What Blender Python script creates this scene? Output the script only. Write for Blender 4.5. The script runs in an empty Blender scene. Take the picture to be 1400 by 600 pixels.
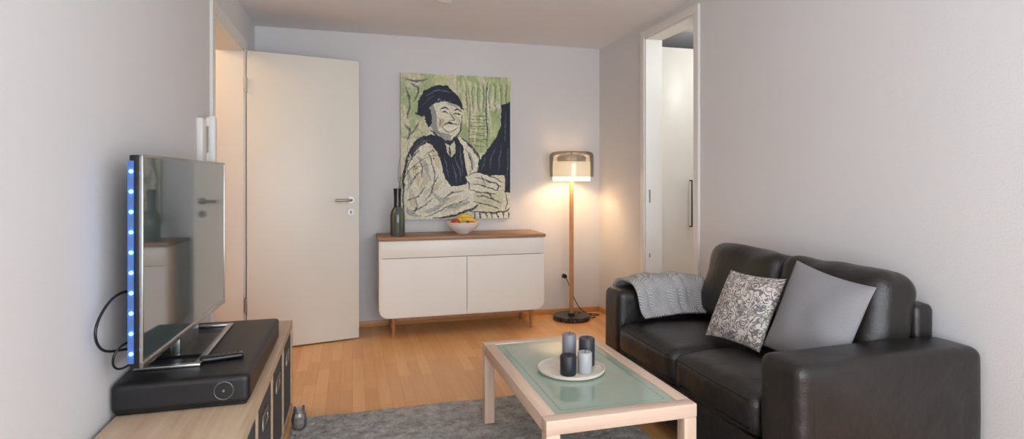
import bpy, bmesh, math, random
import numpy as np
from mathutils import Vector, Matrix, noise as mnoise
random.seed(4); np.random.seed(4)
scene=bpy.context.scene
COL=scene.collection
def lin(c):
    return tuple(((v/255)/12.92 if v/255<=0.04045 else (((v/255)+0.055)/1.055)**2.4) for v in c)
# ------------------------------------------------------------ materials
def newmat(name):
    m=bpy.data.materials.new(name); m.use_nodes=True
    nt=m.node_tree; b=nt.nodes['Principled BSDF']
    return m,nt,b
def N(nt,t,**kw):
    n=nt.nodes.new(t)
    for k,v in kw.items(): setattr(n,k,v)
    return n
def coords(nt,scale=(1,1,1),rot=(0,0,0)):
    tc=N(nt,'ShaderNodeTexCoord'); mp=N(nt,'ShaderNodeMapping')
    mp.inputs['Scale'].default_value=scale; mp.inputs['Rotation'].default_value=rot
    nt.links.new(tc.outputs['Object'],mp.inputs['Vector']); return mp.outputs['Vector']
def ramp(nt,fac,stops):
    r=N(nt,'ShaderNodeValToRGB'); e=r.color_ramp.elements
    while len(e)<len(stops): e.new(0.5)
    for i,(p,c) in enumerate(stops):
        e[i].position=p; e[i].color=(*c,1)
    nt.links.new(fac,r.inputs['Fac']); return r.outputs['Color']
def bump(nt,b,h,strength,dist=0.01):
    bp=N(nt,'ShaderNodeBump'); bp.inputs['Strength'].default_value=strength; bp.inputs['Distance'].default_value=dist
    nt.links.new(h,bp.inputs['Height']); nt.links.new(bp.outputs['Normal'],b.inputs['Normal'])
def noise(nt,vec,scale,detail=4,rough=.5):
    n=N(nt,'ShaderNodeTexNoise'); n.inputs['Scale'].default_value=scale; n.inputs['Detail'].default_value=detail
    n.inputs['Roughness'].default_value=rough
    nt.links.new(vec,n.inputs['Vector']); return n.outputs['Fac']
def mat_plain(name,c,rough=.5,metal=0,var=.06,vscale=8,bs=0,bscale=100,coat=0,bd=.005,spec=None):
    m,nt,b=newmat(name); v=coords(nt); c=lin(c)
    f=noise(nt,v,vscale)
    c1=tuple(x*(1-var) for x in c); c2=tuple(min(1,x*(1+var)) for x in c)
    nt.links.new(ramp(nt,f,[(.3,c1),(.7,c2)]),b.inputs['Base Color'])
    b.inputs['Roughness'].default_value=rough; b.inputs['Metallic'].default_value=metal
    b.inputs['Coat Weight'].default_value=coat; b.inputs['Coat Roughness'].default_value=.03
    if spec is not None: b.inputs['Specular IOR Level'].default_value=spec
    if bs: bump(nt,b,noise(nt,v,bscale,3),bs,bd)
    return m
def mat_wood(name,ca,cb,axis='X',scale=14,rough=.45):
    m,nt,b=newmat(name)
    s={'X':(.07,1,1),'Y':(1,.07,1),'Z':(1,1,.07)}[axis]
    v=coords(nt,s)
    f=noise(nt,v,scale*3,6,.6)
    nt.links.new(ramp(nt,f,[(.25,lin(ca)),(.75,lin(cb))]),b.inputs['Base Color'])
    b.inputs['Roughness'].default_value=rough
    bump(nt,b,f,.08,.002)
    return m
def mat_emit(name,c,s):
    m,nt,b=newmat(name); b.inputs['Base Color'].default_value=(*lin(c),1)
    b.inputs['Emission Color'].default_value=(*lin(c),1); b.inputs['Emission Strength'].default_value=s
    return m
def mat_glass(name,c,alpha,rough=.03):
    m,nt,b=newmat(name); out=nt.nodes['Material Output']
    t=N(nt,'ShaderNodeBsdfTransparent'); t.inputs['Color'].default_value=(*lin(c),1)
    g=N(nt,'ShaderNodeBsdfGlossy'); g.inputs['Roughness'].default_value=rough; g.inputs['Color'].default_value=(.9,.9,.9,1)
    mx=N(nt,'ShaderNodeMixShader'); fr=N(nt,'ShaderNodeFresnel'); fr.inputs['IOR'].default_value=1.5
    b.inputs['Base Color'].default_value=(*lin(c),1); b.inputs['Roughness'].default_value=rough
    nt.links.new(fr.outputs[0],mx.inputs[0]); nt.links.new(t.outputs[0],mx.inputs[1]); nt.links.new(g.outputs[0],mx.inputs[2])
    m2=N(nt,'ShaderNodeMixShader'); m2.inputs[0].default_value=alpha
    nt.links.new(mx.outputs[0],m2.inputs[1]); nt.links.new(b.outputs[0],m2.inputs[2])
    nt.links.new(m2.outputs[0],out.inputs['Surface']); return m

M_wall=mat_plain('wall_paint',(219,217,216),.85,var=.012,vscale=2,bs=.35,bscale=160,bd=.003)
M_ceil=mat_plain('ceiling_paint',(234,234,236),.9,var=.01,bs=.1)
M_white=mat_plain('white_lacquer',(228,226,220),.35,var=.01)
M_door=mat_plain('door_cream',(226,223,212),.4,var=.012,vscale=3)
M_side=mat_plain('sideboard_white',(236,233,224),.4,var=.01)
M_black=mat_plain('black_plastic',(22,22,24),.3,var=.05)
M_matte=mat_plain('black_matte',(22,22,24),.45,var=.05,bs=.15,bscale=300,bd=.001)
M_silver=mat_plain('brushed_silver',(190,190,192),.28,metal=1,var=.05)
M_steel=mat_plain('steel_satin',(170,168,165),.35,metal=1,var=.03)
M_oak=mat_wood('oak_pale',(176,146,116),(210,184,156),'Y',12)
M_oakd=mat_wood('oak_edge',(150,120,90),(190,160,125),'Y',12)
M_beech=mat_wood('beech_white',(206,174,152),(228,200,178),'Y',10,.4)
M_beechx=mat_wood('beech_white_x',(206,174,152),(228,200,178),'X',10,.4)
M_beechz=mat_wood('beech_white_z',(206,174,150),(228,200,178),'Z',10,.4)
M_walnut=mat_wood('oak_brown',(138,100,70),(172,130,94),'X',12)
M_legw=mat_wood('leg_wood',(150,100,66),(186,134,92),'Z',12)
M_base=mat_wood('baseboard_beech',(196,140,84),(218,166,108),'X',10)
M_pole=mat_wood('pole_wood',(176,122,82),(206,152,110),'Z',10)
def make_floor():
    m,nt,b=newmat('parquet_beech')
    v=coords(nt,(1,1,1),(0,0,math.radians(90)))
    br=N(nt,'ShaderNodeTexBrick'); nt.links.new(v,br.inputs['Vector'])
    br.offset=.37; br.offset_frequency=2
    br.inputs['Scale'].default_value=1; br.inputs['Brick Width'].default_value=.42; br.inputs['Row Height'].default_value=.068
    br.inputs['Mortar Size'].default_value=.0007; br.inputs['Mortar Smooth'].default_value=.2
    br.inputs['Color1'].default_value=(*lin((230,178,120)),1); br.inputs['Color2'].default_value=(*lin((212,154,96)),1)
    br.inputs['Mortar'].default_value=(*lin((176,120,72)),1)
    v2=coords(nt,(1,.06,1)); f=noise(nt,v2,60,5,.6)
    mx=N(nt,'ShaderNodeMix',data_type='RGBA',blend_type='MULTIPLY'); mx.inputs[0].default_value=.4
    nt.links.new(br.outputs['Color'],mx.inputs[6]); nt.links.new(ramp(nt,f,[(.3,(.76,.70,.62)),(.7,(1,1,1))]),mx.inputs[7])
    nt.links.new(mx.outputs[2],b.inputs['Base Color'])
    b.inputs['Roughness'].default_value=.33
    bump(nt,b,br.outputs['Fac'],-.12,.001)
    return m
M_floor=make_floor()
def make_leather():
    m,nt,b=newmat('black_leather'); v=coords(nt)
    f=noise(nt,v,6,4); nt.links.new(ramp(nt,f,[(.3,lin((21,17,16))),(.7,lin((33,28,26)))]),b.inputs['Base Color'])
    b.inputs['Roughness'].default_value=.32; b.inputs['Specular IOR Level'].default_value=.55
    vo=N(nt,'ShaderNodeTexVoronoi'); vo.inputs['Scale'].default_value=300; nt.links.new(v,vo.inputs['Vector'])
    n2=noise(nt,v,8,4,.55)
    ad=N(nt,'ShaderNodeMath',operation='MULTIPLY_ADD'); ad.inputs[1].default_value=14
    nt.links.new(n2,ad.inputs[0]); nt.links.new(vo.outputs['Distance'],ad.inputs[2])
    bump(nt,b,ad.outputs[0],.24,.003)
    return m
M_leather=make_leather()
M_seam=mat_plain('leather_seam',(14,12,12),.5)
def make_weave(name,ca,cb,scale,bs=.6,rough=.9,rot=(0,0,0)):
    m,nt,b=newmat(name); v=coords(nt,(1,1,1),rot)
    w1=N(nt,'ShaderNodeTexWave'); w1.inputs['Scale'].default_value=scale; w1.bands_direction='Y'; w1.inputs['Distortion'].default_value=1.5
    w2=N(nt,'ShaderNodeTexWave'); w2.inputs['Scale'].default_value=scale; w2.bands_direction='Z'; w2.inputs['Distortion'].default_value=1.5
    nt.links.new(v,w1.inputs['Vector']); nt.links.new(v,w2.inputs['Vector'])
    mu=N(nt,'ShaderNodeMath',operation='MULTIPLY'); nt.links.new(w1.outputs['Fac'],mu.inputs[0]); nt.links.new(w2.outputs['Fac'],mu.inputs[1])
    nt.links.new(ramp(nt,mu.outputs[0],[(.0,lin(ca)),(.5,lin(cb))]),b.inputs['Base Color'])
    b.inputs['Roughness'].default_value=rough; bump(nt,b,mu.outputs[0],bs,.004); return m
M_basket=make_weave('basket_fabric',(44,40,40),(116,110,107),60)
M_knit=make_weave('grey_knit',(146,144,144),(216,213,210),46,.8,rot=(0,.6,.6))
M_greyfab=mat_plain('grey_linen',(138,136,138),.9,var=.05,vscale=160,bs=.25,bscale=420,bd=.002)
def make_damask():
    m,nt,b=newmat('patterned_fabric'); tc=N(nt,'ShaderNodeTexCoord')
    n0=N(nt,'ShaderNodeTexNoise'); n0.inputs['Scale'].default_value=19; n0.inputs['Detail'].default_value=1.2; n0.inputs['Distortion'].default_value=1.8
    nt.links.new(tc.outputs['Object'],n0.inputs['Vector'])
    d_=lin((118,113,116)); l_=lin((212,203,191))
    nt.links.new(ramp(nt,n0.outputs['Fac'],[(.0,l_),(.36,l_),(.38,d_),(.455,d_),(.475,l_),(.52,l_),(.535,d_),(.60,d_),(.62,l_)]),b.inputs['Base Color'])
    b.inputs['Roughness'].default_value=.9; bump(nt,b,noise(nt,tc.outputs['Object'],300,2),.2,.002); return m
M_damask=make_damask()
def make_rug():
    m,nt,b=newmat('rug_shag'); v=coords(nt)
    f=noise(nt,v,12,6,.9); nt.links.new(ramp(nt,f,[(.34,lin((122,118,114))),(.66,lin((196,191,185)))]),b.inputs['Base Color'])
    b.inputs['Roughness'].default_value=1; b.inputs['Specular IOR Level'].default_value=.1; return m
M_rug=make_rug()
def make_marble():
    m,nt,b=newmat('black_marble'); v=coords(nt)
    n0=N(nt,'ShaderNodeTexNoise'); n0.inputs['Scale'].default_value=12; n0.inputs['Distortion'].default_value=2; nt.links.new(v,n0.inputs['Vector'])
    nt.links.new(ramp(nt,n0.outputs['Fac'],[(.0,(.01,.01,.01)),(.49,(.012,.012,.012)),(.5,(.35,.34,.33)),(.515,(.012,.012,.012))]),b.inputs['Base Color'])
    b.inputs['Roughness'].default_value=.2; return m
M_marble=make_marble()
M_traym=mat_plain('tray_marble',(222,212,198),.4,var=.1,vscale=14)
# ------------------------------------------------------------ mesh helpers
def grp(name,loc=(0,0,0),rz=0):
    e=bpy.data.objects.new(name,None); COL.objects.link(e); e.empty_display_size=.1
    e.matrix_world=Matrix.Translation(loc)@Matrix.Rotation(rz,4,'Z'); return e
def link(name,me,mat,parent=None,local=False,smooth=False):
    o=bpy.data.objects.new(name,me); COL.objects.link(o)
    if mat is not None: me.materials.append(mat)
    if parent is not None:
        o.parent=parent
        if not local: o.matrix_parent_inverse=parent.matrix_world.inverted()
    if smooth:
        for p in me.polygons: p.use_smooth=True
    return o
def smooth_angle(me,ang=35):
    bm=bmesh.new(); bm.from_mesh(me)
    for f in bm.faces: f.smooth=True
    for e in bm.edges:
        if len(e.link_faces)==2 and e.calc_face_angle(0)>math.radians(ang): e.smooth=False
    bm.to_mesh(me); bm.free()
def box(name,x0,x1,y0,y1,z0,z1,mat,parent=None,bev=0,seg=2,local=False,rot=None):
    bm=bmesh.new(); bmesh.ops.create_cube(bm,size=1)
    for v in bm.verts: v.co=Vector(((v.co.x+.5)*(x1-x0)+x0,(v.co.y+.5)*(y1-y0)+y0,(v.co.z+.5)*(z1-z0)+z0))
    if bev: bmesh.ops.bevel(bm,geom=bm.edges[:],offset=bev,segments=seg,affect='EDGES',profile=.5)
    if rot is not None: bm.transform(rot)
    me=bpy.data.meshes.new(name); bm.to_mesh(me); bm.free()
    if bev: smooth_angle(me,40)
    return link(name,me,mat,parent,local)
def boxes(name,lst,mat,parent=None,bev=0):
    bm=bmesh.new()
    for (x0,x1,y0,y1,z0,z1) in lst:
        r=bmesh.ops.create_cube(bm,size=1)
        for v in r['verts']: v.co=Vector(((v.co.x+.5)*(x1-x0)+x0,(v.co.y+.5)*(y1-y0)+y0,(v.co.z+.5)*(z1-z0)+z0))
    if bev: bmesh.ops.bevel(bm,geom=bm.edges[:],offset=bev,segments=2,affect='EDGES')
    me=bpy.data.meshes.new(name); bm.to_mesh(me); bm.free()
    if bev: smooth_angle(me,40)
    return link(name,me,mat,parent)
def lathe(name,prof,loc,mat,parent=None,seg=48,local=False,ang=40,mtx=None):
    bm=bmesh.new(); rings=[]
    for r,z in prof:
        if r<1e-6: rings.append([bm.verts.new((0,0,z))])
        else: rings.append([bm.verts.new((r*math.cos(2*math.pi*i/seg),r*math.sin(2*math.pi*i/seg),z)) for i in range(seg)])
    for a,b in zip(rings,rings[1:]):
        for i in range(seg):
            j=(i+1)%seg
            if len(a)==1 and len(b)==1: continue
            if len(a)==1: bm.faces.new((a[0],b[i],b[j]))
            elif len(b)==1: bm.faces.new((a[i],a[j],b[0]))
            else: bm.faces.new((a[i],a[j],b[j],b[i]))
    bmesh.ops.recalc_face_normals(bm,faces=bm.faces[:])
    if mtx is not None: bm.transform(mtx)
    bm.transform(Matrix.Translation(loc))
    me=bpy.data.meshes.new(name); bm.to_mesh(me); bm.free(); smooth_angle(me,ang)
    return link(name,me,mat,parent,local)
def tube(name,pts,rad,mat,parent=None,local=False,radii=None,res=6,smoothc=True):
    cu=bpy.data.curves.new(name,'CURVE'); cu.dimensions='3D'; cu.bevel_depth=rad; cu.bevel_resolution=res//2; cu.use_fill_caps=True
    sp=cu.splines.new('NURBS' if smoothc else 'POLY'); sp.points.add(len(pts)-1)
    for i,p in enumerate(pts):
        sp.points[i].co=(*p,1); sp.points[i].radius=radii[i] if radii else 1
    if smoothc: sp.use_endpoint_u=True; sp.order_u=min(4,len(pts)); sp.resolution_u=8
    o=bpy.data.objects.new(name+'_c',cu); COL.objects.link(o)
    dg=bpy.context.evaluated_depsgraph_get(); me=bpy.data.meshes.new_from_object(o.evaluated_get(dg))
    bpy.data.objects.remove(o); me.name=name
    for p in me.polygons: p.use_smooth=True
    me.materials.clear()
    return link(name,me,mat,parent,local)
def rcush(name,c,h,r,mat,parent=None,puff=(0,0,0),n=18,rot=None,wr=0.0,seed=0):
    """rounded soft box centred c, half sizes h, corner radius r, puff along axes"""
    bm=bmesh.new(); bmesh.ops.create_cube(bm,size=2)
    bmesh.ops.subdivide_edges(bm,edges=bm.edges[:],cuts=n,use_grid_fill=True)
    H=Vector(h)
    for v in bm.verts:
        p=Vector([math.sin(t*math.pi/2) for t in v.co]); q=Vector([p[i]*H[i] for i in range(3)])
        k=Vector([max(-(H[i]-r),min(H[i]-r,q[i])) for i in range(3)]); d=q-k
        if d.length>1e-9: q=k+d.normalized()*r
        g=[1-(q[i]/H[i])**2 for i in range(3)]; g=[max(0,x) for x in g]
        for i in range(3):
            a,b=(i+1)%3,(i+2)%3
            q[i]+=puff[i]*(q[i]/H[i])*(g[a]*g[b])**.6
        if wr:
            nn=mnoise.noise_vector(q*7+Vector((seed*3.1,0,0))); q+=nn*wr
        v.co=q
    if rot is not None: bm.transform(rot)
    bm.transform(Matrix.Translation(c))
    me=bpy.data.meshes.new(name); bm.to_mesh(me); bm.free()
    return link(name,me,mat,parent,smooth=True)
def pillow(name,w,h,t,M,mat,seed=0):
    n=30; bm=bmesh.new()
    for s in (1,-1):
        g=[]
        for j in range(n+1):
            row=[]
            for i in range(n+1):
                u=math.sin((2*i/n-1)*math.pi/2); v=math.sin((2*j/n-1)*math.pi/2)
                x=w/2*u*(1-.07*(1-v*v)); y=h/2*v*(1-.07*(1-u*u))
                e=max(0,(1-abs(u)**3)*(1-abs(v)**3))
                z=s*t/2*e**.6
                if e>0: z+=.010*mnoise.noise(Vector((x*8+seed,y*8,s)))*e**.3
                row.append(bm.verts.new((x,y,z)))
            g.append(row)
        for j in range(n):
            for i in range(n):
                f=(g[j][i],g[j][i+1],g[j+1][i+1],g[j+1][i])
                bm.faces.new(f if s>0 else f[::-1])
    bmesh.ops.remove_doubles(bm,verts=bm.verts[:],dist=1e-5)
    me=bpy.data.meshes.new(name); bm.to_mesh(me); bm.free()
    o=link(name,me,mat,smooth=True); o.matrix_world=M; return o
# ------------------------------------------------------------ room
XL,XR,YB,YF,ZC=-.73,2.17,4.78,-.95,2.387
box('floor',-2.4,4.0,-1.1,5.2,-.1,0,M_floor)
box('ceiling',-2.4,4.0,-1.1,5.2,ZC,ZC+.1,M_ceil)
box('wall_back',-2.4,4.0,YB,YB+.15,0,ZC,M_wall)
LT=.16; dy0,dy1,dzt=3.40,4.30,2.10
boxes('wall_left',[(XL-LT,XL,-1.1,dy0-.02,0,ZC),(XL-LT,XL,dy1+.02,YB,0,ZC),(XL-LT,XL,dy0-.02,dy1+.02,dzt+.02,ZC)],M_wall)
RT=.13; ry0,ry1,rzt=3.27,3.93,2.285
boxes('wall_right',[(XR,XR+RT,-1.1,ry0-.02,0,ZC),(XR,XR+RT,ry1+.02,YB,0,ZC),(XR,XR+RT,ry0-.02,ry1+.02,rzt+.02,ZC)],M_wall)
# wall behind the camera with large window
wx0,wx1,wz0,wz1=-.45,1.95,.15,2.25
boxes('wall_front',[(XL,wx0,YF-.15,YF,0,ZC),(wx1,XR,YF-.15,YF,0,ZC),(wx0,wx1,YF-.15,YF,0,wz0),(wx0,wx1,YF-.15,YF,wz1,ZC)],M_wall)
W=grp('window_1',(.75,YF,.15))
boxes('window_frame',[(wx0,wx1,YF-.11,YF-.05,wz0,wz0+.07),(wx0,wx1,YF-.11,YF-.05,wz1-.07,wz1),(wx0,wx0+.07,YF-.11,YF-.05,wz0,wz1),(wx1-.07,wx1,YF-.11,YF-.05,wz0,wz1),(.71,.79,YF-.11,YF-.05,wz0,wz1)],M_white,W)
# side rooms
boxes('wall_hallway',[(-2.4,-2.3,2.6,YB,0,ZC),(-2.3,XL-LT,2.6,2.7,0,ZC)],mat_plain('hall_paint',(222,190,150),.8))
boxes('wall_side_room',[(3.9,4.0,2.2,YB,0,ZC),(XR+RT,3.9,2.2,2.3,0,ZC)],M_wall)
# left door lining and casing
D=grp('trim_1',(XL,3.85,0))
boxes('door_lining',[(XL-LT-.005,XL+.005,dy0-.02,dy0+.015,0,dzt),(XL-LT-.005,XL+.005,dy1-.015,dy1+.02,0,dzt),(XL-LT-.005,XL+.005,dy0-.02,dy1+.02,dzt-.015,dzt+.02)],M_white,D)
boxes('door_casing',[(XL,XL+.016,dy0-.07,dy0,0,dzt+.065),(XL,XL+.016,dy1,dy1+.07,0,dzt+.065),(XL,XL+.016,dy0,dy1,dzt,dzt+.065)],M_white,D,.003)
boxes('door_casing_outer',[(XL-LT-.016,XL-LT,dy0-.07,dy0,0,dzt+.065),(XL-LT-.016,XL-LT,dy1,dy1+.07,0,dzt+.065),(XL-LT-.016,XL-LT,dy0,dy1,dzt,dzt+.065)],M_white,D,.003)
# right opening lining
D2=grp('trim_2',(XR,3.6,0))
boxes('opening_lining',[(XR-.005,XR+RT+.005,ry0-.02,ry0+.012,0,rzt),(XR-.005,XR+RT+.005,ry1-.012,ry1+.02,0,rzt),(XR-.005,XR+RT+.005,ry0-.02,ry1+.02,rzt-.012,rzt+.02)],M_white,D2)
boxes('opening_casing',[(XR-.018,XR,ry0-.055,ry0,0,rzt+.055),(XR-.018,XR,ry1,ry1+.055,0,rzt+.055),(XR-.018,XR,ry0,ry1,rzt,rzt+.055)],M_white,D2,.003)
boxes('strike_plates',[(XR+.022,XR+.034,ry1-.0135,ry1-.0121,1.02,1.12),(XR+.022,XR+.034,ry1-.0135,ry1-.0121,.6,.63)],M_steel,D2)
# baseboards
box('baseboard_back',XL,XR,YB-.016,YB,0,.045,M_base,bev=.003)
boxes('baseboard_left',[(XL,XL+.016,-.9,dy0-.07,0,.045),(XL,XL+.016,dy1+.07,YB-.016,0,.045)],M_base)
boxes('baseboard_right',[(XR-.016,XR,-.9,ry0-.055,0,.045),(XR-.016,XR,ry1+.055,YB-.016,0,.045)],M_base)
# open door leaf
hx,hy=-.705,4.285
DL=grp('door_1',(hx,hy,0),math.radians(12.1))
lw=.765
box('leaf',0.0,lw,-.02,.02,.01,2.088,M_door,DL,bev=.003,local=True)
for sgn in (-1,1):
    lathe('rose_%d'%sgn,[(0,0),(.026,0),(.026,.008),(0,.008)],(lw-.062,sgn*.020,1.045),M_steel,DL,local=True,mtx=Matrix.Rotation(-sgn*math.pi/2,4,'X'))
    lathe('keyhole_rose_%d'%sgn,[(0,0),(.026,0),(.026,.008),(0,.008)],(lw-.062,sgn*.020,.955),M_steel,DL,local=True,mtx=Matrix.Rotation(-sgn*math.pi/2,4,'X'))
    box('keyhole_%d'%sgn,lw-.066,lw-.058,sgn*.0285-.001,sgn*.0285+.001,.943,.966,M_black,DL,local=True)
    tube('lever_%d'%sgn,[(lw-.062,sgn*.028,1.045),(lw-.062,sgn*.06,1.045),(lw-.068,sgn*.068,1.045),(lw-.09,sgn*.07,1.045),(lw-.18,sgn*.068,1.045)],.010,M_steel,DL,local=True)
for i,z in enumerate((.28,1.80)):
    lathe('hinge_%d'%i,[(0,0),(.009,0),(.009,.1),(0,.1)],(-.008,-.018,z),M_steel,DL,local=True,seg=16)
# side-room wardrobe
WR=grp('wardrobe',(2.8,4.3,0))
box('carcass',2.345,3.4,4.06,4.70,0,2.26,M_white,WR)
for i,(a,b) in enumerate(((2.345,2.665),(2.67,3.03),(3.035,3.4))):
    box('door_panel_%d'%i,a,b,4.035,4.058,.06,2.255,M_door,WR,bev=.002)
tube('bar_handle',[(2.625,4.033,.82),(2.625,4.005,.82),(2.625,4.005,1.19),(2.625,4.033,1.19)],.006,M_black,WR,smoothc=False)
# intercom
IC=grp('intercom_phone',(XL,3.12,1.4))
box('body',XL,XL+.03,3.06,3.17,1.28,1.50,M_white,IC,bev=.006)
rcush('handset',(XL+.055,3.145,1.40),(.018,.022,.12),.015,M_white,IC,n=8)
box('handset_top',XL+.028,XL+.06,3.125,3.165,1.46,1.51,M_white,IC,bev=.008)
box('handset_bottom',XL+.028,XL+.06,3.125,3.165,1.285,1.335,M_white,IC,bev=.008)
# smoke detector
lathe('smoke_detector',[(0,ZC-.035),(.035,ZC-.033),(.05,ZC-.02),(.053,ZC),(0,ZC)],(.58,3.70,0),M_white)
# wall socket
SO=grp('wall_socket',(1.82,YB,.336))
box('plate',1.78,1.86,YB-.010,YB,.296,.376,M_white,SO,bev=.004)
lathe('plug',[(0,0),(.018,0),(.022,.03),(0,.035)],(1.82,YB-.045,.336),M_black,SO,mtx=Matrix.Rotation(-math.pi/2,4,'X'))
# ------------------------------------------------------------ painting
pw,ph=360,480
xs=np.linspace(548,697,pw); ys=np.linspace(98,299,ph)
PX,PY=np.meshgrid(xs,ys)
rng=np.random.RandomState(7)
def vnoise(sx,sy,seed):
    r=np.random.RandomState(seed); a=r.rand(sy+2,sx+2)
    gx=np.linspace(0,sx,pw); gy=np.linspace(0,sy,ph); ix=gx.astype(int); iy=gy.astype(int); fx=gx-ix; fy=gy-iy
    fx=fx*fx*(3-2*fx); fy=fy*fy*(3-2*fy)
    A=a[np.ix_(iy,ix)]; B=a[np.ix_(iy,ix+1)]; C=a[np.ix_(iy+1,ix)]; E=a[np.ix_(iy+1,ix+1)]
    fx=fx[None,:]; fy=fy[:,None]
    return (A*(1-fx)+B*fx)*(1-fy)+(C*(1-fx)+E*fx)*fy
def sst(a,b,x):
    t=np.clip((x-a)/(b-a),0,1); return t*t*(3-2*t)
wob1=(vnoise(20,26,1)-.5)*2.2+(vnoise(70,90,2)-.5)*1.3
wob2=(vnoise(20,26,3)-.5)*2.2+(vnoise(70,90,4)-.5)*1.3
QX=PX+wob1; QY=PY+wob2
cream=np.array([208,204,176.]); pale=np.array([224,220,198.]); green=np.array([150,172,116.]); lgreen=np.array([190,200,146.]); dk=np.array([36,42,58.]); grey=np.array([128,134,138.]); tan=np.array([190,176,138.])
img=np.ones((ph,pw,3))*cream
fbm=vnoise(8,11,11)*.45+vnoise(20,27,13)*.3+vnoise(60,80,12)*.25
def mixm(mask,c,a=1.0):
    global img
    k=(mask*a)[...,None]; img=img*(1-k)+c*k
def poly(pts,c,a=1.0):
    m=np.zeros((ph,pw),bool); n=len(pts)
    for i in range(n):
        x1,y1=pts[i]; x2,y2=pts[(i+1)%n]
        if y1==y2: continue
        cnd=((y1>QY)!=(y2>QY))&(QX<(x2-x1)*(QY-y1)/(y2-y1)+x1); m^=cnd
    mixm(m.astype(float),np.array(c,float),a); return m
dryn=.6+.4*sst(.25,.55,vnoise(90,120,77))
def stroke(pts,w,c=dk,a=1.0):
    c=np.array(c,float)
    P0=[np.array(p,float) for p in pts]; Q=[]
    for i in range(len(P0)-1):
        p0=P0[max(0,i-1)];p1=P0[i];p2=P0[i+1];p3=P0[min(len(P0)-1,i+2)]
        for k in range(4):
            g=k/4; Q.append(.5*((2*p1)+(-p0+p2)*g+(2*p0-5*p1+4*p2-p3)*g*g+(-p0+3*p1-3*p2+p3)*g**3))
    Q.append(P0[-1]); n=len(Q)-1; best=np.full(PX.shape,1e9)
    for i in range(n):
        (x1,y1),(x2,y2)=Q[i],Q[i+1]
        dx,dy=x2-x1,y2-y1; L=dx*dx+dy*dy+1e-6
        t=np.clip(((QX-x1)*dx+(QY-y1)*dy)/L,0,1)
        T=(i+t)/n; ww=w*(.40+.75*np.sin(np.pi*np.clip(T,.02,.98)))/2
        best=np.minimum(best,np.hypot(QX-x1-t*dx,QY-y1-t*dy)-ww)
    mixm(np.clip(.5-best/.7,0,1)*dryn,c,a)
mixm(sst(.40,.62,fbm),pale,.6)
soft=sst(.36,.56,fbm)
mixm(((PX<594)&(PY<188))*soft,green,.7)
mixm(((PX>622)&(PY<206))*sst(.30,.5,vnoise(14,10,22)*.5+vnoise(60,20,24)*.5),green,.8)
mixm(((PX>590)&(PY<116))*sst(.42,.6,vnoise(10,30,23)*.5+fbm*.5),lgreen,.8)
mixm(((PX>622)&(PY<206))*sst(.5,.7,vnoise(40,8,25)),lgreen,.7)
for i in range(8):
    x=632+i*8; stroke([(x,106),(x+1,128),(x,150+4*math.sin(i))],2.4,pale,.7); stroke([(x+4,108),(x+3.6,130),(x+4.4,150)],1.3,(84,98,70),.65)
for s in ([(556,106),(568,109),(582,105)],[(555,118),(560,140),(556,160)],[(562,112),(572,120),(566,136)],[(554,168),(560,178),(556,190)],[(572,164),(566,176),(560,182)]): stroke(s,2.6,dk,.6)
for i in range(10):
    y=154+i*4.6; stroke([(640,y),(652,y+1.5*math.sin(i*3)),(664+4*math.sin(i*2),y+1)],1.4,(74,88,66),.6)
stroke([(664,106),(663,150),(665,196)],1.8,dk,.7); stroke([(639,116),(640,160),(639,200)],1.4,dk,.55); stroke([(648,154),(649,176),(646,196)],1.6,pale,.6)
# shirt / body
body=[(553,298),(551,262),(554,226),(562,200),(574,186),(590,178),(612,188),(628,184),(642,196),(654,214),(650,232),(642,240),(660,262),(648,282),(618,293),(590,299)]
poly(body,pale)
# vest
poly([(588,180),(600,186),(611,192),(624,185),(631,198),(635,222),(637,250),(614,254),(606,242),(601,216),(590,196),(580,192),(576,186)],dk)
poly([(606,190),(612,196),(620,189),(620,206),(614,214),(609,204)],cream)
stroke([(612,198),(613,206),(614,214)],2,dk)
for s in ([(616,222),(620,236),(622,248)],[(626,198),(629,216),(630,238)],[(606,212),(609,226),(612,242)],[(620,212),(625,226),(628,246)]): stroke(s,1.5,(118,126,132),.75)
poly([(566,192),(576,184),(590,182),(586,190),(572,200),(562,214),(560,206)],dk,.85)
for s in ([(566,204),(576,194),(586,188)],): stroke(s,1.4,(140,142,138),.7)
for s in ([(566,224),(569,238),(570,252)],[(580,262),(592,256),(602,246)],[(596,280),(610,274),(624,268)],[(562,258),(563,270),(566,282)],[(586,196),(594,210),(598,228)],[(606,288),(620,284),(636,278)],[(576,232),(580,246),(574,258)]):
    stroke(s,7,tan,.55)
for s in ([(570,212),(580,224),(586,244)],[(612,284),(626,280),(640,274)],[(556,282),(560,290),(572,294)],[(558,232),(560,246),(556,260)],[(590,262),(600,272),(612,270)],[(580,288),(594,284),(606,276)]): stroke(s,5,grey,.55)
for s in ([(554,236),(560,218),(572,204)],[(560,252),(566,240),(574,234)],[(556,272),(570,266),(582,254)],[(598,238),(592,248),(588,262),(580,272)],[(562,288),(576,282),(590,270)],[(580,296),(600,287),(622,277),(640,270)],[(584,208),(591,228),(592,248)],[(572,218),(577,228),(575,242)],[(606,270),(616,262),(632,260)],[(566,270),(569,280),(565,292)]):
    stroke(s,1.5,dk,.72)
stroke([(553,298),(551,262),(554,226),(562,202),(574,187)],2.4,dk); stroke([(590,298),(618,294),(646,284),(656,272)],2.6,dk)
stroke([(630,186),(642,198),(654,216),(650,232)],2.4,dk); stroke([(640,206),(645,222),(640,236)],3.4,grey,.6); stroke([(634,200),(642,216),(644,230)],1.4,dk,.8)
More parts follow.
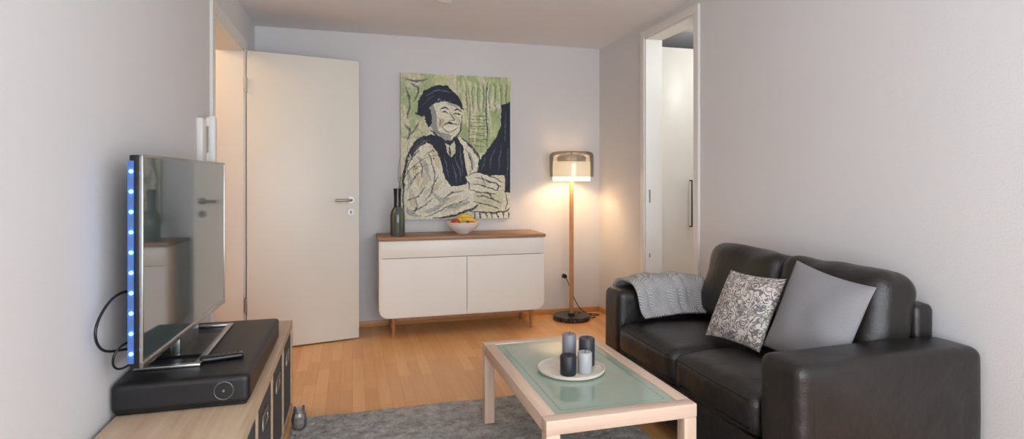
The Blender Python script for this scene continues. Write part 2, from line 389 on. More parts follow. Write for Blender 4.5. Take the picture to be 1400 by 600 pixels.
# head
poly([(583,142),(597,131),(612,133),(625,142),(629,156),(628,172),(621,184),(610,190),(598,184),(590,172),(585,158)],pale)
poly([(584,144),(592,140),(595,156),(596,170),(603,184),(594,180),(587,168)],grey,.8)
poly([(596,176),(606,180),(618,182),(612,190),(602,188)],grey,.7)
poly([(612,134),(622,140),(626,148),(618,142),(608,138)],grey,.5)
poly([(616,152),(619,160),(624,162),(626,156)],tan,.5); poly([(600,158),(606,164),(602,172),(598,166)],tan,.6)
poly([(579,146),(588,148),(589,166),(585,172),(580,162)],dk)
poly([(569,154),(571,136),(579,122),(593,112),(609,113),(621,123),(628,135),(630,143),(622,139),(611,133),(598,132),(588,140),(583,150),(577,158)],dk)
stroke([(567,153),(578,150),(588,140),(604,133),(620,137),(631,145)],3.4,dk); stroke([(582,129),(596,120),(612,122)],2,(120,126,132),.8); stroke([(576,142),(584,134),(592,128)],1.2,(120,126,132),.6)
stroke([(600,146),(606,144),(612,147)],1.7,dk); stroke([(618,147),(623,146),(628,149)],1.7,dk)
stroke([(602,151),(606,150),(611,152)],1.7,dk); stroke([(618,152),(622,151),(626,153)],1.6,dk)
stroke([(614,150),(617,157),(619,161),(612,163)],1.1,dk,.9)
stroke([(605,168),(609,165.5),(615,165.5),(624,167)],2.0,dk); stroke([(606,171),(614,173),(623,170.5)],2.6,(240,236,222))
stroke([(603,169),(607,175),(615,177.5),(624,171)],1.1,dk,.9); stroke([(598,160),(600,166),(598,172)],1.1,dk,.5); stroke([(625,158),(627,164),(625,168)],1.0,dk,.6)
stroke([(629,154),(629,170),(622,184),(610,190),(600,186),(591,176)],1.6,dk)
stroke([(589,176),(600,187),(611,192),(622,186)],3.2,dk,.95)
# dark right figure / piano
poly([(684,136),(698,132),(698,262),(690,262),(688,238),(668,238),(650,234),(656,212),(666,200),(678,184),(684,162)],dk)
for s in ([(676,200),(670,214),(668,230)],[(690,148),(691,170),(690,190)],[(684,196),(682,214),(680,232)],[(694,200),(693,226),(692,250)],[(662,212),(660,222),(656,230)]): stroke(s,1.7,(104,114,120),.75)
# hands
poly([(634,240),(650,234),(668,238),(684,246),(688,256),(676,262),(656,260),(640,256)],pale)
poly([(644,262),(660,260),(678,266),(688,276),(684,286),(662,282),(648,276)],cream)
for s in ([(636,240),(650,234),(670,239),(686,248)],[(648,242),(666,246),(684,254)],[(646,250),(664,254),(680,260)],[(640,258),(656,262),(676,264)],[(650,266),(668,270),(684,278)],[(648,274),(664,280),(682,286)],[(656,238),(658,244),(662,250)],[(664,262),(668,266),(672,273)],[(634,244),(640,250),(640,258)],[(676,248),(680,253),(678,259)]):
    stroke(s,1.5,dk,.85)
for s in ([(650,246),(660,250),(668,250)],[(656,272),(664,275),(674,276)]): stroke(s,2.4,tan,.7)
poly([(688,262),(698,262),(698,299),(640,299),(650,290),(684,289)],pale)
for i in range(7): stroke([(646+i*8,290),(647+i*8,294),(648+i*8,299)],1.8,dk,.85)
stroke([(640,288),(664,291),(686,290),(697,286)],2.2,dk,.9); stroke([(690,262),(692,276),(690,288)],1.6,dk,.7)
# bristle texture
fine=vnoise(200,60,31)*.5+vnoise(90,200,32)*.5
img*= (1+(fine-.5)*.24)[...,None]
img=np.clip(img,0,255)/255; limg=np.where(img<=.04045,img/12.92,((img+.055)/1.055)**2.4)
px0,px1,pz0,pz1,pyf=.38,1.315,.865,2.077,YB-.035
P=grp('painting',((px0+px1)/2,YB,1.4))
box('canvas_body',px0,px1,pyf+.0008,YB-.002,pz0,pz1,mat_plain('canvas_edge',(206,200,178),.8),P)
me=bpy.data.meshes.new('painted_face')
gx=np.linspace(px0,px1,pw); gz=np.linspace(pz1,pz0,ph); GX,GZ=np.meshgrid(gx,gz)
co=np.stack([GX,np.full_like(GX,pyf),GZ],-1).reshape(-1,3)
idx=np.arange(pw*ph).reshape(ph,pw)
F=np.stack([idx[:-1,:-1],idx[1:,:-1],idx[1:,1:],idx[:-1,1:]],-1).reshape(-1,4)
me.from_pydata(co.tolist(),[],F.tolist())
ca=me.color_attributes.new('Paint','FLOAT_COLOR','POINT')
ca.data.foreach_set('color',np.concatenate([limg.reshape(-1,3),np.ones((pw*ph,1))],1).astype(np.float32).ravel())
mp,nt,b=newmat('painting_paint'); at=N(nt,'ShaderNodeVertexColor'); at.layer_name='Paint'
nt.links.new(at.outputs['Color'],b.inputs['Base Color']); b.inputs['Roughness'].default_value=.7
bump(nt,b,noise(nt,coords(nt),200,3),.1,.001)
link('painted_face',me,mp,P)
# ------------------------------------------------------------ sideboard
SB=grp('sideboard',(.84,4.55,0))
sx0,sx1,sy0,sy1=.19,1.495,4.35,4.755
def rrect_extrude(name,x0,x1,z0,z1,y0,y1,rb,mat,parent,rt=0.004):
    bm=bmesh.new(); pts=[]
    for cx,cz,r,a0 in ((x1-rt,z1-rt,rt,0),(x0+rt,z1-rt,rt,90),(x0+rb,z0+rb,rb,180),(x1-rb,z0+rb,rb,270)):
        for k in range(9):
            a=math.radians(a0+k*90/8); pts.append((cx+r*math.cos(a),cz+r*math.sin(a)))
    f=[bm.verts.new((x,y0,z)) for x,z in pts]; k=[bm.verts.new((x,y1,z)) for x,z in pts]
    bm.faces.new(f); bm.faces.new(k[::-1]); n=len(pts)
    for i in range(n): bm.faces.new((f[i],k[i],k[(i+1)%n],f[(i+1)%n]))
    bmesh.ops.recalc_face_normals(bm,faces=bm.faces[:])
    me=bpy.data.meshes.new(name); bm.to_mesh(me); bm.free(); smooth_angle(me,30); return link(name,me,mat,parent)
rrect_extrude('carcass',sx0,sx1,.15,.735,sy0+.02,sy1,.07,M_side,SB)
rrect_extrude('carcass_rim',sx0,sx1,.15,.735,sy0+.012,sy0+.02,.07,M_side,SB)
box('shadow_gap',sx0+.03,sx1-.03,sy0+.010,sy0+.012,.19,.72,M_black,SB)
box('drawer_front',sx0+.008,sx1-.008,sy0,sy0+.0098,.605,.732,M_side,SB,bev=.002)
mid=(sx0+sx1)/2+.015
def doorpanel(name,x0,x1,side):
    z0,z1,r=.158,.601,.062; bm=bmesh.new()
    if side=='R':
        pts=[(x1,z1),(x0,z1),(x0,z0)]+[(x1-r+r*math.cos(math.radians(a)),z0+r+r*math.sin(math.radians(a))) for a in range(270,361,10)]
    else:
        pts=[(x0,z1),(x1,z1),(x1,z0)]+[(x0+r-r*math.cos(math.radians(a)),z0+r+r*math.sin(math.radians(a))) for a in range(270,361,10)]
    f=[bm.verts.new((x,sy0,z)) for x,z in pts]; k=[bm.verts.new((x,sy0+.0098,z)) for x,z in pts]; n=len(pts)
    bm.faces.new(f); bm.faces.new(k[::-1])
    for i in range(n): bm.faces.new((f[i],k[i],k[(i+1)%n],f[(i+1)%n]))
    bmesh.ops.recalc_face_normals(bm,faces=bm.faces[:])
    me=bpy.data.meshes.new(name); bm.to_mesh(me); bm.free(); return link(name,me,M_side,SB)
doorpanel('door_left',sx0+.008,mid-.002,'L'); doorpanel('door_right',mid+.002,sx1-.008,'R')
box('top_board',sx0-.008,sx1+.008,sy0-.008,sy1,.736,.762,M_walnut,SB,bev=.004)
for i,(x,y) in enumerate(((sx0+.11,sy0+.05),(sx1-.10,sy0+.05),(sx0+.11,sy1-.06),(sx1-.10,sy1-.06))):
    lathe('leg_%d'%i,[(0,0),(.011,0),(.019,.152),(0,.152)],(x,y,0),M_legw,SB,seg=20)
box('leg_rail',sx0+.11,sx1-.10,sy0+.042,sy0+.06,.125,.15,M_legw,SB)
# vase with twigs
V=grp('glass_vase',(.335,4.47,.762))
M_vase=mat_glass('smoky_glass',(186,194,184),.14)
lathe('vase_body',[(0,.0),(.050,.0),(.056,.01),(.057,.16),(.050,.19),(.030,.225),(.027,.222),(.046,.188),(.052,.16),(.051,.014),(0,.012)],(.335,4.47,.763),M_vase,V)
lathe('vase_neck',[(.030,.222),(.0275,.235),(.0275,.30),(.032,.365),(.029,.365),(.0245,.30),(.0245,.235),(.026,.222)],(.335,4.47,.763),mat_plain('dark_glass',(30,34,31),.1),V)
M_twig=mat_plain('twig_bark',(48,36,30),.8)
base=Vector((.335,4.47,.79))
def twig(name,pts,r): tube(name,[tuple(base+Vector(p)) for p in pts],r,M_twig,V,radii=[1-.7*i/(len(pts)-1) for i in range(len(pts))])
twig('twig_1',[(0.02,0,0),(.0,0,.30),(.05,-.02,.45),(.15,-.03,.54),(.24,-.03,.60),(.34,-.03,.60)],.0035)
twig('twig_2',[(-.02,0,0),(.0,0,.30),(.02,-.01,.42),(.08,-.03,.56),(.13,-.03,.66),(.2,-.03,.71)],.003)
twig('twig_3',[(.12,-.03,.51),(.18,-.03,.50),(.26,-.03,.53)],.0022)
twig('twig_4',[(.20,-.03,.585),(.25,-.03,.64),(.31,-.03,.66)],.002)
twig('twig_5',[(.01,0,.38),(-.01,-.02,.5),(.03,-.02,.6)],.002)
twig('twig_6',[(.09,-.03,.58),(.06,-.03,.66),(.09,-.03,.72)],.002)
bm=bmesh.new()
for k in range(26):
    t=random.random(); pp=random.choice([((.05,-.02,.45),(.34,-.03,.60)),((.02,-.01,.42),(.2,-.03,.71)),((.2,-.03,.585),(.31,-.03,.66))])
    p=base+Vector(pp[0]).lerp(Vector(pp[1]),t)+Vector((random.uniform(-.01,.01),0,random.uniform(-.008,.015)))
    bmesh.ops.create_icosphere(bm,subdivisions=1,radius=.005,matrix=Matrix.Translation(p))
me=bpy.data.meshes.new('buds'); bm.to_mesh(me); bm.free(); link('buds',me,M_twig,V)
# fruit bowl
FB=grp('fruit_bowl',(.86,4.53,.762))
lathe('bowl',[(0,.0),(.05,.0),(.055,.008),(.10,.035),(.128,.07),(.136,.094),(.131,.094),(.121,.07),(.094,.042),(.05,.018),(0,.014)],(.86,4.53,.763),mat_plain('bowl_ceramic',(240,234,226),.35,var=.02),FB)
M_ban=mat_plain('banana_skin',(228,190,56),.5,var=.15,vscale=20); M_apple=mat_plain('apple_skin',(176,52,36),.35,var=.3,vscale=14); M_or=mat_plain('orange_skin',(226,128,40),.5,bs=.3,bscale=200)
for i,(dx,dy,dz,a) in enumerate(((0,-.02,.10,.1),(.01,.015,.115,.25),(.02,-.045,.095,-.15))):
    pts=[]
    for k in range(9):
        t=-1+2*k/8; x=.085*t; z=.035*(1-t*t)
        pts.append((.87+dx+x*math.cos(a),4.53+dy+x*math.sin(a),.763+dz+z-.012))
    tube('banana_%d'%i,pts,.017,M_ban,FB,radii=[.25,.6,.9,1,1,1,.9,.6,.3],res=8)
apr=[(0,-.028),(.015,-.033),(.03,-.02),(.036,.0),(.033,.018),(.018,.03),(.006,.026),(0,.02)]
lathe('apple_1',apr,(.795,4.50,.763+.088),M_apple,FB,seg=24,ang=80); lathe('apple_2',apr,(.93,4.56,.763+.088),M_apple,FB,seg=24,ang=80)
lathe('apple_3',apr,(.80,4.57,.763+.085),M_or,FB,seg=24,ang=80)
lathe('orange_1',[(0,-.035),(.02,-.029),(.033,-.012),(.034,.01),(.02,.029),(0,.034)],(.925,4.49,.763+.08),M_or,FB,seg=24,ang=80)
# ------------------------------------------------------------ floor lamp
lx,ly=1.81,4.56
L=grp('floor_lamp',(lx,ly,0))
lathe('base',[(0,0),(.150,0),(.158,.006),(.158,.03),(.150,.038),(0,.038)],(lx,ly,0),M_marble,L)
lathe('pole_foot',[(0,.038),(.03,.038),(.03,.05),(.019,.055),(0,.055)],(lx,ly,0),M_black,L)
lathe('pole',[(0,.05),(.0185,.05),(.0185,1.20),(0,1.20)],(lx,ly,0),M_pole,L,seg=24)
m,nt,b=newmat('lamp_shade_white'); b.inputs['Base Color'].default_value=(.9,.87,.80,1)
tc=N(nt,'ShaderNodeTexCoord'); sp=N(nt,'ShaderNodeSeparateXYZ'); nt.links.new(tc.outputs['Object'],sp.inputs[0])
mr=N(nt,'ShaderNodeMapRange'); mr.inputs['From Min'].default_value=1.19; mr.inputs['From Max'].default_value=1.36; mr.inputs['To Min'].default_value=1.15; mr.inputs['To Max'].default_value=1.0
nt.links.new(sp.outputs['Z'],mr.inputs['Value']); nt.links.new(mr.outputs[0],b.inputs['Emission Strength']); b.inputs['Emission Color'].default_value=(1,.86,.62,1)
lathe('inner_shade',[(.157,1.187),(.159,1.185),(.161,1.187),(.161,1.335),(.15,1.35),(.05,1.352),(.05,1.348),(.148,1.346),(.157,1.333),(.157,1.187)],(lx,ly,0),m,L)
lathe('smoked_glass_shade',[(.187,1.222),(.189,1.222),(.190,1.395),(.186,1.415),(.172,1.430),(.145,1.436),(.0,1.437),(.0,1.433),(.143,1.432),(.170,1.427),(.183,1.413),(.187,1.394),(.187,1.222)],(lx,ly,0),mat_glass('smoked_glass',(226,221,216),.07),L)
lathe('shade_stem',[(0,1.19),(.008,1.19),(.008,1.43),(0,1.43)],(lx,ly,0),M_steel,L,seg=12)
lathe('bulb',[(0,1.24),(.02,1.245),(.04,1.285),(.03,1.315),(0,1.325)],(lx,ly,0),mat_emit('bulb_glow',(255,210,150),3),L)
def light(name,kind,loc,e,c,rot=(0,0,0),**kw):
    d=bpy.data.lights.new(name,kind); d.energy=e; d.color=c
    for k,v in kw.items(): setattr(d,k,v)
    o=bpy.data.objects.new(name,d); COL.objects.link(o); o.location=loc; o.rotation_euler=rot; return o
light('lamp_bulb_light','POINT',(lx,ly-.07,1.29),6,(1,.66,.36),shadow_soft_size=.03)
CB=tube('lamp_cable',[(1.82,YB-.05,.336),(1.84,YB-.09,.28),(1.90,YB-.05,.12),(1.97,YB-.10,.012),(2.05,4.62,.008),(2.02,4.50,.008),(1.93,4.58,.008),(1.97,4.68,.01),(2.08,4.66,.009),(2.10,4.56,.008),(2.0,4.60,.016),(1.963,4.57,.02)],.0035,M_black,None)
# ------------------------------------------------------------ rug
rx0,rx1,ryA,ryB=-.285,1.335,.95,3.02
nx,ny=300,400
gx=np.linspace(rx0,rx1,nx); gy=np.linspace(ryA,ryB,ny); GX,GY=np.meshgrid(gx,gy)
def lump(s,seed):
    r=np.random.RandomState(seed); sx,sy=int(1.62*s),int(2.1*s); a=r.rand(sy+2,sx+2)
    u=np.linspace(0,sx,nx); v=np.linspace(0,sy,ny); ix=u.astype(int); iy=v.astype(int); fx=(u-ix)[None,:]; fy=(v-iy)[:,None]
    return (a[np.ix_(iy,ix)]*(1-fx)+a[np.ix_(iy,ix+1)]*fx)*(1-fy)+(a[np.ix_(iy+1,ix)]*(1-fx)+a[np.ix_(iy+1,ix+1)]*fx)*fy
L1=lump(22,5); L2=lump(48,6)
GX=GX+rng.uniform(-.003,.003,GX.shape); GY=GY+rng.uniform(-.003,.003,GY.shape)
GZ=.003+rng.rand(*GX.shape)*.0055+L1*.003+L2*.0035
edge=np.minimum.reduce([GX-rx0,rx1-GX,GY-ryA,ryB-GY]); GZ=np.where(edge<.004,.001,GZ)
idx=np.arange(nx*ny).reshape(ny,nx)
F=np.stack([idx[:-1,:-1],idx[:-1,1:],idx[1:,1:],idx[1:,:-1]],-1).reshape(-1,4)
me=bpy.data.meshes.new('rug'); me.from_pydata(np.stack([GX,GY,GZ],-1).reshape(-1,3).tolist(),[],F.tolist()); link('rug',me,M_rug,smooth=True)
# ------------------------------------------------------------ coffee table
T=grp('coffee_table',(.9,2.25,0))
tx0,tx1,ty0,ty1,tz=.615,1.185,1.775,2.735,.40
fw,ft=.052,.05
box('rail_left',tx0,tx0+fw,ty0+fw,ty1-fw,tz-ft,tz,M_beech,T,bev=.004)
box('rail_right',tx1-fw,tx1,ty0+fw,ty1-fw,tz-ft,tz,M_beech,T,bev=.004)
box('rail_near',tx0,tx1,ty0,ty0+fw,tz-ft,tz,M_beechx,T,bev=.005)
box('rail_far',tx0,tx1,ty1-fw,ty1,tz-ft,tz,M_beechx,T,bev=.005)
for i,(x,y) in enumerate(((tx0,ty0),(tx1-fw,ty0),(tx0,ty1-fw),(tx1-fw,ty1-fw))):
    box('leg_%d'%i,x+.001,x+fw-.001,y+.001,y+fw-.001,.014,tz-ft+.001,M_beechz,T,bev=.004)
m,nt,b=newmat('frosted_green_glass'); b.inputs['Roughness'].default_value=.5
b.inputs['Coat Weight'].default_value=1; b.inputs['Coat Roughness'].default_value=.02; b.inputs['Coat IOR'].default_value=1.6
nt.links.new(ramp(nt,noise(nt,coords(nt),5),[(.3,lin((148,168,150))),(.7,lin((157,176,159)))]),b.inputs['Base Color'])
box('glass_top',tx0+fw-.004,tx1-fw+.004,ty0+fw-.004,ty1-fw+.004,tz-.014,tz-.005,m,T)
M_rim=mat_plain('glass_rim_green',(120,150,132),.15)
e=.03
boxes('glass_rim_band',[(tx0+fw+e,tx0+fw+e+.003,ty0+fw+e,ty1-fw-e,tz-.0052,tz-.0046),(tx1-fw-e-.003,tx1-fw-e,ty0+fw+e,ty1-fw-e,tz-.0052,tz-.0046),(tx0+fw+e,tx1-fw-e,ty0+fw+e,ty0+fw+e+.003,tz-.0052,tz-.0046),(tx0+fw+e,tx1-fw-e,ty1-fw-e-.003,ty1-fw-e,tz-.0052,tz-.0046)],M_rim,T)
# tray + candles
cx,cy,cz=.886,2.235,tz-.004
lathe('round_tray',[(0,0),(.125,0),(.138,.006),(.142,.016),(.137,.018),(.130,.011),(0,.010)],(cx,cy,cz),M_traym)
def candle(nm,x,y,r,h,c):
    g=grp(nm,(x,y,cz+.011))
    lathe('wax',[(0,0),(r-.002,0),(r,.003),(r,h-.004),(r-.003,h),(r*.6,h-.002),(0,h-.005)],(x,y,cz+.0115),mat_plain(nm+'_wax',c,.45,var=.03),g,seg=36)
    tube('wick',[(x,y,cz+h+.004),(x+.001,y,cz+h+.012),(x+.004,y,cz+h+.022)],.0012,M_black,g)
candle('pillar_candle',.845,2.165,.033,.078,(36,38,44))
candle('pillar_candle.001',.918,2.165,.029,.085,(176,177,178))
candle('pillar_candle.002',.902,2.300,.030,.125,(126,127,132))
candle('pillar_candle.003',.965,2.255,.034,.115,(50,52,58))
# ------------------------------------------------------------ sofa
S=grp('leather_sofa',(1.76,2.21,0))
sf,sbk=1.36,2.15; ya,yb=1.485,2.935; aw=.19
box('base',1.42,2.10,ya+.10,yb-.10,.07,.29,M_leather,S,bev=.01)
rcush('front_rail',(1.415,(ya+yb)/2,.175),(.035,(yb-ya)/2-aw+.005,.105),.03,M_leather,S,n=12,wr=.003)
for i,(a,b_) in enumerate(((ya,ya+aw),(yb-aw,yb))):
    rcush('arm_%d'%i,((sf+2.155)/2,(a+b_)/2,.335),((2.155-sf)/2,aw/2,.268),.036,M_leather,S,puff=(.006,.008,.006),n=26,wr=.005,seed=i)
ym=(ya+yb)/2
for i,(a,b_) in enumerate(((ya+aw+.004,ym-.002),(ym+.002,yb-aw-.004))):
    rcush('seat_cushion_%d'%i,(1.615,(a+b_)/2,.362),(.262,(b_-a)/2,.078),.045,M_leather,S,puff=(.012,.0,.026),n=26,wr=.008,seed=i+4)
    rot=Matrix.Rotation(math.radians(14),4,'Y')
    rcush('back_cushion_%d'%i,(1.962,(a+b_)/2-(.012 if i==0 else 0),.625),(.098,(b_-a)/2+.008,.213),.065,M_leather,S,puff=(.03,.0,.012),n=26,wr=.013,seed=i+9,rot=rot)
    for dz in (-.052,.056):
        pts=[(1.35,a+.035,.362+dz),(1.345,(a+b_)/2,.362+dz+.002),(1.35,b_-.035,.362+dz)]
        tube('seat_seam_%d_%d'%(i,dz>0),pts,.0035,M_seam,S)
rcush('back_frame',(2.10,ym+.02,.40),(.05,(yb-ya)/2-.15,.325),.03,M_leather,S,n=14)
# seams on arms
tube('arm_seam_side',[(sf+.06,ya-.001,.07),(sf+.058,ya-.0045,.34),(sf+.06,ya+.001,.56)],.003,M_seam,S)
tube('arm_seam_low',[(sf+.05,ya-.002,.24),(1.74,ya-.006,.24),(2.08,ya-.002,.24)],.003,M_seam,S)
tube('arm_seam_mid',[(1.86,ya-.001,.07),(1.86,ya-.006,.34),(1.86,ya+.001,.57)],.0025,M_seam,S)
for i,(x,y) in enumerate(((1.43,ya+.08),(1.43,yb-.08),(2.05,ya+.08),(2.05,yb-.08))):
    box('foot_%d'%i,x-.03,x+.03,y-.03,y+.03,.0,.075,M_black,S)
def pM(c,lean,yaw,roll):
    s,k=math.sin(lean),math.cos(lean)
    R=Matrix(((0,s,-k),(-1,0,0),(0,k,s))).to_4x4()
    return Matrix.Translation(c)@Matrix.Rotation(yaw,4,'Z')@R@Matrix.Rotation(roll,4,'Z')
pillow('patterned_throw_pillow',.335,.335,.12,pM((1.695,2.178,.620),math.radians(28),math.radians(4),math.radians(2)),M_damask,1)
pillow('grey_throw_pillow',.36,.39,.12,pM((1.760,1.838,.650),math.radians(20),math.radians(8),math.radians(-9)),M_greyfab,5)
# knit blanket over far arm
bm=bmesh.new(); nu,nv=60,50; grid=[]
y_in=yb-aw-.012; prof=[(y_in-.07,.475),(y_in-.035,.50),(y_in-.018,.56),(y_in-.006,.605),(y_in+.03,.637),(y_in+.10,.645),(y_in+.17,.637),(yb+.020,.60),(yb+.026,.52),(yb+.024,.42)]
def pf(t):
    f=t*(len(prof)-1); i=min(int(f),len(prof)-2); g=f-i
    p0=prof[max(0,i-1)];p1=prof[i];p2=prof[i+1];p3=prof[min(len(prof)-1,i+2)]
    return [.5*((2*p1[k])+(-p0[k]+p2[k])*g+(2*p0[k]-5*p1[k]+4*p2[k]-p3[k])*g*g+(-p0[k]+3*p1[k]-3*p2[k]+p3[k])*g**3) for k in (0,1)]
for j in range(nv+1):
    row=[]; s=j/nv
    for i in range(nu+1):
        t=i/nu; y,z=pf(t)
        x=1.44+.43*s+.03*(1-t)*math.sin(s*3)+.05*(.5-t)*(1-s)
        w=.008*math.sin(s*17+3*t)+.005*math.sin(s*31-5*t+1)
        z+=abs(w)*1.1*(1 if .25<t<.75 else .3)+.014*math.sin(math.pi*s)
        if t<.3: y-=abs(w)*1.2
        if t>.7: y+=abs(w)
        row.append(bm.verts.new((x,y,z)))
    grid.append(row)
for j in range(nv):
    for i in range(nu): bm.faces.new((grid[j][i],grid[j][i+1],grid[j+1][i+1],grid[j+1][i]))
bmesh.ops.recalc_face_normals(bm,faces=bm.faces[:])
me=bpy.data.meshes.new('knit_blanket'); bm.to_mesh(me); bm.free(); ob=link('knit_blanket',me,M_knit,smooth=True)
sm=ob.modifiers.new('s','SOLIDIFY'); sm.thickness=.016; sm.offset=0
# ------------------------------------------------------------ tv bench
B=grp('tv_bench',(-.51,2.43,0))
bx0,bx1,by0,by1,bz=-.712,-.304,1.66,3.19,.46
box('top',bx0,bx1,by0,by1,bz-.038,bz,M_oak,B,bev=.0015)
box('bottom',bx0,bx1,by0,by1,.0,.038,M_oak,B,bev=.0015)
box('back_panel',bx0,bx0+.01,by0+.03,by1-.03,.038,bz-.038,M_oakd,B)
cell=(by1-by0-2*.038-3*.016)/4
box('side_near',bx0,bx1,by0,by0+.038,.038,bz-.038,M_oak,B); box('side_far',bx0,bx1,by1-.038,by1,.038,bz-.038,M_oak,B)
y=by0+.038
for i in range(4):
    if i: box('divider_%d'%i,bx0+.01,bx1,y-.016,y,.038,bz-.038,M_oak,B)
    a,b_=y+.006,y+cell-.006
    K=B
    boxes('basket_%d'%i,[(bx1-.016,bx1-.006,a,b_,.04,.412),(bx0+.02,bx1-.016,a,a+.008,.04,.412),(bx0+.02,bx1-.016,b_-.008,b_,.04,.412),(bx0+.02,bx0+.03,a,b_,.04,.412),(bx0+.02,bx1-.016,a,b_,.04,.05)],M_basket,K)
    c=(a+b_)/2
    rcush('basket_handle_%d'%i,(bx1-.007,c,.33),(.005,.055,.019),.0045,M_black,K,n=8)  # black insert stands for the shade inside the open hand slot
    pts=[(bx1-.003,c+.06*sx_,.33+.024*sz_) for sx_,sz_ in ((-1,-1),(1,-1),(1,1),(-1,1),(-1,-1))]
    tube('basket_handle_rim_%d'%i,pts,.003,M_steel,K,smoothc=False)
    y+=cell+.016
# sound base
G=grp('sound_base',(-.525,2.42,bz))
kx0,kx1,ky0,ky1=-.722,-.325,2.025,2.82
rcush('body',((kx0+kx1)/2,(ky0+ky1)/2,bz+.055),((kx1-kx0)/2,(ky1-ky0)/2,.047),.018,M_matte,G,n=26)
rcush('plinth',((kx0+kx1)/2,(ky0+ky1)/2,bz+.010),((kx1-kx0)/2-.010,(ky1-ky0)/2-.010,.009),.006,M_black,G,n=10)
R=Matrix.Rotation(math.pi/2,4,'X')
lathe('logo_ring',[(.027,0),(.0285,.0015),(.030,0),(.027,0)],(-.402,ky0-.0003,bz+.055),M_steel,G,mtx=R,seg=36)
lathe('knob',[(0,0),(.004,0),(.004,.003),(0,.003)],(-.402,ky0-.0003,bz+.055),M_steel,G,mtx=R,seg=16)
ztop=bz+.102
# TV
TVg=grp('television',(-.60,2.435,ztop))
pn=Vector((-.612,1.955)); pf_=Vector((-.575,2.915)); dv=(pf_-pn); TL=dv.length; th=math.atan2(dv.y,dv.x)
TM=Matrix.Translation((pn.x,pn.y,0))@Matrix.Rotation(th,4,'Z')   # local x along TV, local -y = toward room(+X)
zb,zt=.625,1.276
tvb=lambda nm,x0,x1,y0,y1,z0,z1,mt,bv=0: box(nm,x0,x1,y0,y1,z0,z1,mt,TVg,bev=bv,rot=TM)
tvb('housing',0.002,TL-.002,.006,.036,zb+.002,zt-.002,M_black,.004)
tvb('back_bulge',.18,TL-.18,.036,.058,zb+.04,zb+.40,M_black,.01)
tvb('bezel_bottom',0,TL,-.002,.008,zb,zb+.022,M_silver,.002); tvb('bezel_top',0,TL,-.002,.008,zt-.009,zt,M_silver,.002)
tvb('bezel_near',0,.009,-.002,.008,zb,zt,M_silver,.002); tvb('bezel_far',TL-.009,TL,-.002,.008,zb,zt,M_silver,.002)
m,nt,b=newmat('tv_screen'); b.inputs['Roughness'].default_value=.07; b.inputs['IOR'].default_value=2.8
b.inputs['Coat Weight'].default_value=1; b.inputs['Coat Roughness'].default_value=.03
nt.links.new(ramp(nt,noise(nt,coords(nt),2),[(.3,(.03,.058,.064)),(.7,(.045,.082,.09))]),b.inputs['Base Color'])
tvb('screen',.008,TL-.008,.0005,.006,zb+.02,zt-.008,m)
# stand loop
def flatbar(nm,x0,x1,y0,y1): box(nm,x0,x1,y0,y1,ztop+.001,ztop+.011,M_silver,TVg,bev=.002)
flatbar('stand_near',-.70,-.50,2.15,2.172); flatbar('stand_far',-.70,-.50,2.70,2.722); flatbar('stand_front',-.522,-.50,2.172,2.70); flatbar('stand_back',-.70,-.68,2.172,2.70)
box('stand_neck',-.632,-.60,2.30,2.56,ztop+.001,zb+.05,M_silver,TVg,bev=.004)
box('stand_plate',-.68,-.522,2.28,2.58,ztop+.002,ztop+.008,M_black,TVg)
# LED strip
Eg=mat_emit('led_blue',(70,160,255),16)
bm=bmesh.new()
for i in range(10):
    p=TM@Vector((-.005,.028,zb+.05+i*.061))
    bmesh.ops.create_icosphere(bm,subdivisions=2,radius=.0058,matrix=Matrix.Translation(p))
me=bpy.data.meshes.new('led_lights'); bm.to_mesh(me); bm.free(); link('led_lights',me,Eg,TVg)
tvb('led_strip',-.003,.002,.022,.038,zb+.02,zt-.02,mat_plain('led_tape',(70,110,170),.5))
tube('tv_cables',[tuple(p) for p in ((-.64,2.02,.85),(-.68,1.98,.87),(-.70,1.90,.82),(-.705,1.86,.76),(-.70,1.90,.70),(-.69,1.98,.68),(-.675,2.06,.665),(-.67,2.15,.64))],.004,M_black,TVg)
tube('tv_cable_power',[tuple(p) for p in ((-.64,2.02,.70),(-.67,1.97,.71),(-.69,1.94,.67),(-.69,1.97,.62),(-.68,2.04,.61),(-.67,2.12,.62))],.0035,M_black,TVg)
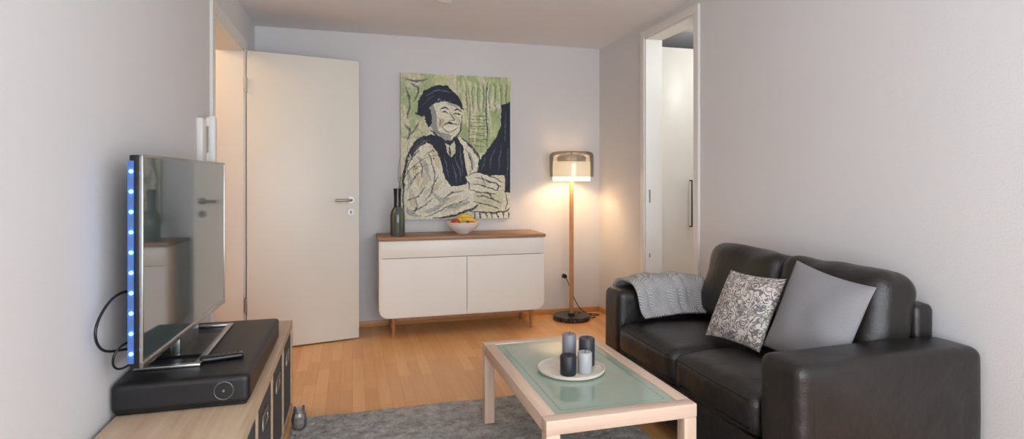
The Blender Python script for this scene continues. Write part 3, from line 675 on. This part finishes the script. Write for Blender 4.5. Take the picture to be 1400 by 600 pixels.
# remote
RM=grp('remote_control',(-.445,2.215,ztop),math.radians(15))
rcush('remote_body',(-.445,2.215,ztop+.010),(.07,.021,.009),.008,M_black,RM,n=10,rot=Matrix.Rotation(math.radians(14),4,'Z'))
boxes('buttons',[(-.49+.018*i,-.482+.018*i,2.202+.0045*i+.010*j,2.208+.0045*i+.010*j,ztop+.018,ztop+.0205) for i in range(6) for j in range(2)],mat_plain('rubber_grey',(70,70,74),.6),RM)
# small glass jar on rug by the bench
J=grp('glass_jar',(-.245,2.88,.02))
lathe('jar_glass',[(0,0),(.026,0),(.033,.012),(.036,.04),(.030,.07),(.024,.085),(.026,.10),(.024,.10),(.022,.085),(.028,.068),(.033,.04),(.030,.014),(0,.006)],(-.245,2.88,.016),mat_glass('clear_glass',(240,243,245),.08),J,seg=32)
lathe('jar_filling',[(0,.008),(.028,.012),(.030,.03),(.02,.042),(0,.045)],(-.245,2.88,.016),mat_plain('pebbles',(150,120,96),.7,var=.5,vscale=80),J,seg=24)
tube('jar_band',[(-.245+.027*math.cos(a),2.88+.027*math.sin(a),.098) for a in [i*math.pi/8 for i in range(17)]],.0025,M_steel,J)
# ------------------------------------------------------------ light
w=bpy.data.worlds.new('World'); scene.world=w; w.use_nodes=True
bg=w.node_tree.nodes['Background']; bg.inputs[0].default_value=(.80,.885,1.0,1); bg.inputs[1].default_value=3.7
light('window_daylight','AREA',(.75,YF+.02,1.25),51,(.89,.94,1),rot=(math.radians(106),0,0),shape='RECTANGLE',size=2.2,size_y=1.9)
# unseen ceiling fixtures, added to light the hallway and side room
for nm,x,y,e,c in (('hall_ceiling_lamp',-1.6,3.9,24,(1,.72,.44)),('side_room_ceiling_lamp',3.0,3.2,20,(.95,.97,1))):
    g=grp(nm,(x,y,ZC)); lathe('disc',[(0,-.05),(.12,-.045),(.14,-.02),(.14,0),(0,0)],(x,y,ZC),mat_emit(nm+'_glow',(255,230,200),2),g)
    light(nm+'_light','POINT',(x,y,ZC-.15),e,c,shadow_soft_size=.1)
# ------------------------------------------------------------ camera
cd=bpy.data.cameras.new('Camera'); cam=bpy.data.objects.new('Camera',cd); COL.objects.link(cam)
cd.sensor_width=36; cd.lens=36*777/1400; cd.shift_y=-55/1400; cd.clip_start=.02
cam.location=(0,0,1.2); cam.rotation_euler=(math.radians(90),0,-math.atan(218/777))
scene.camera=cam
scene.view_settings.view_transform='Standard'
scene.view_settings.exposure=0
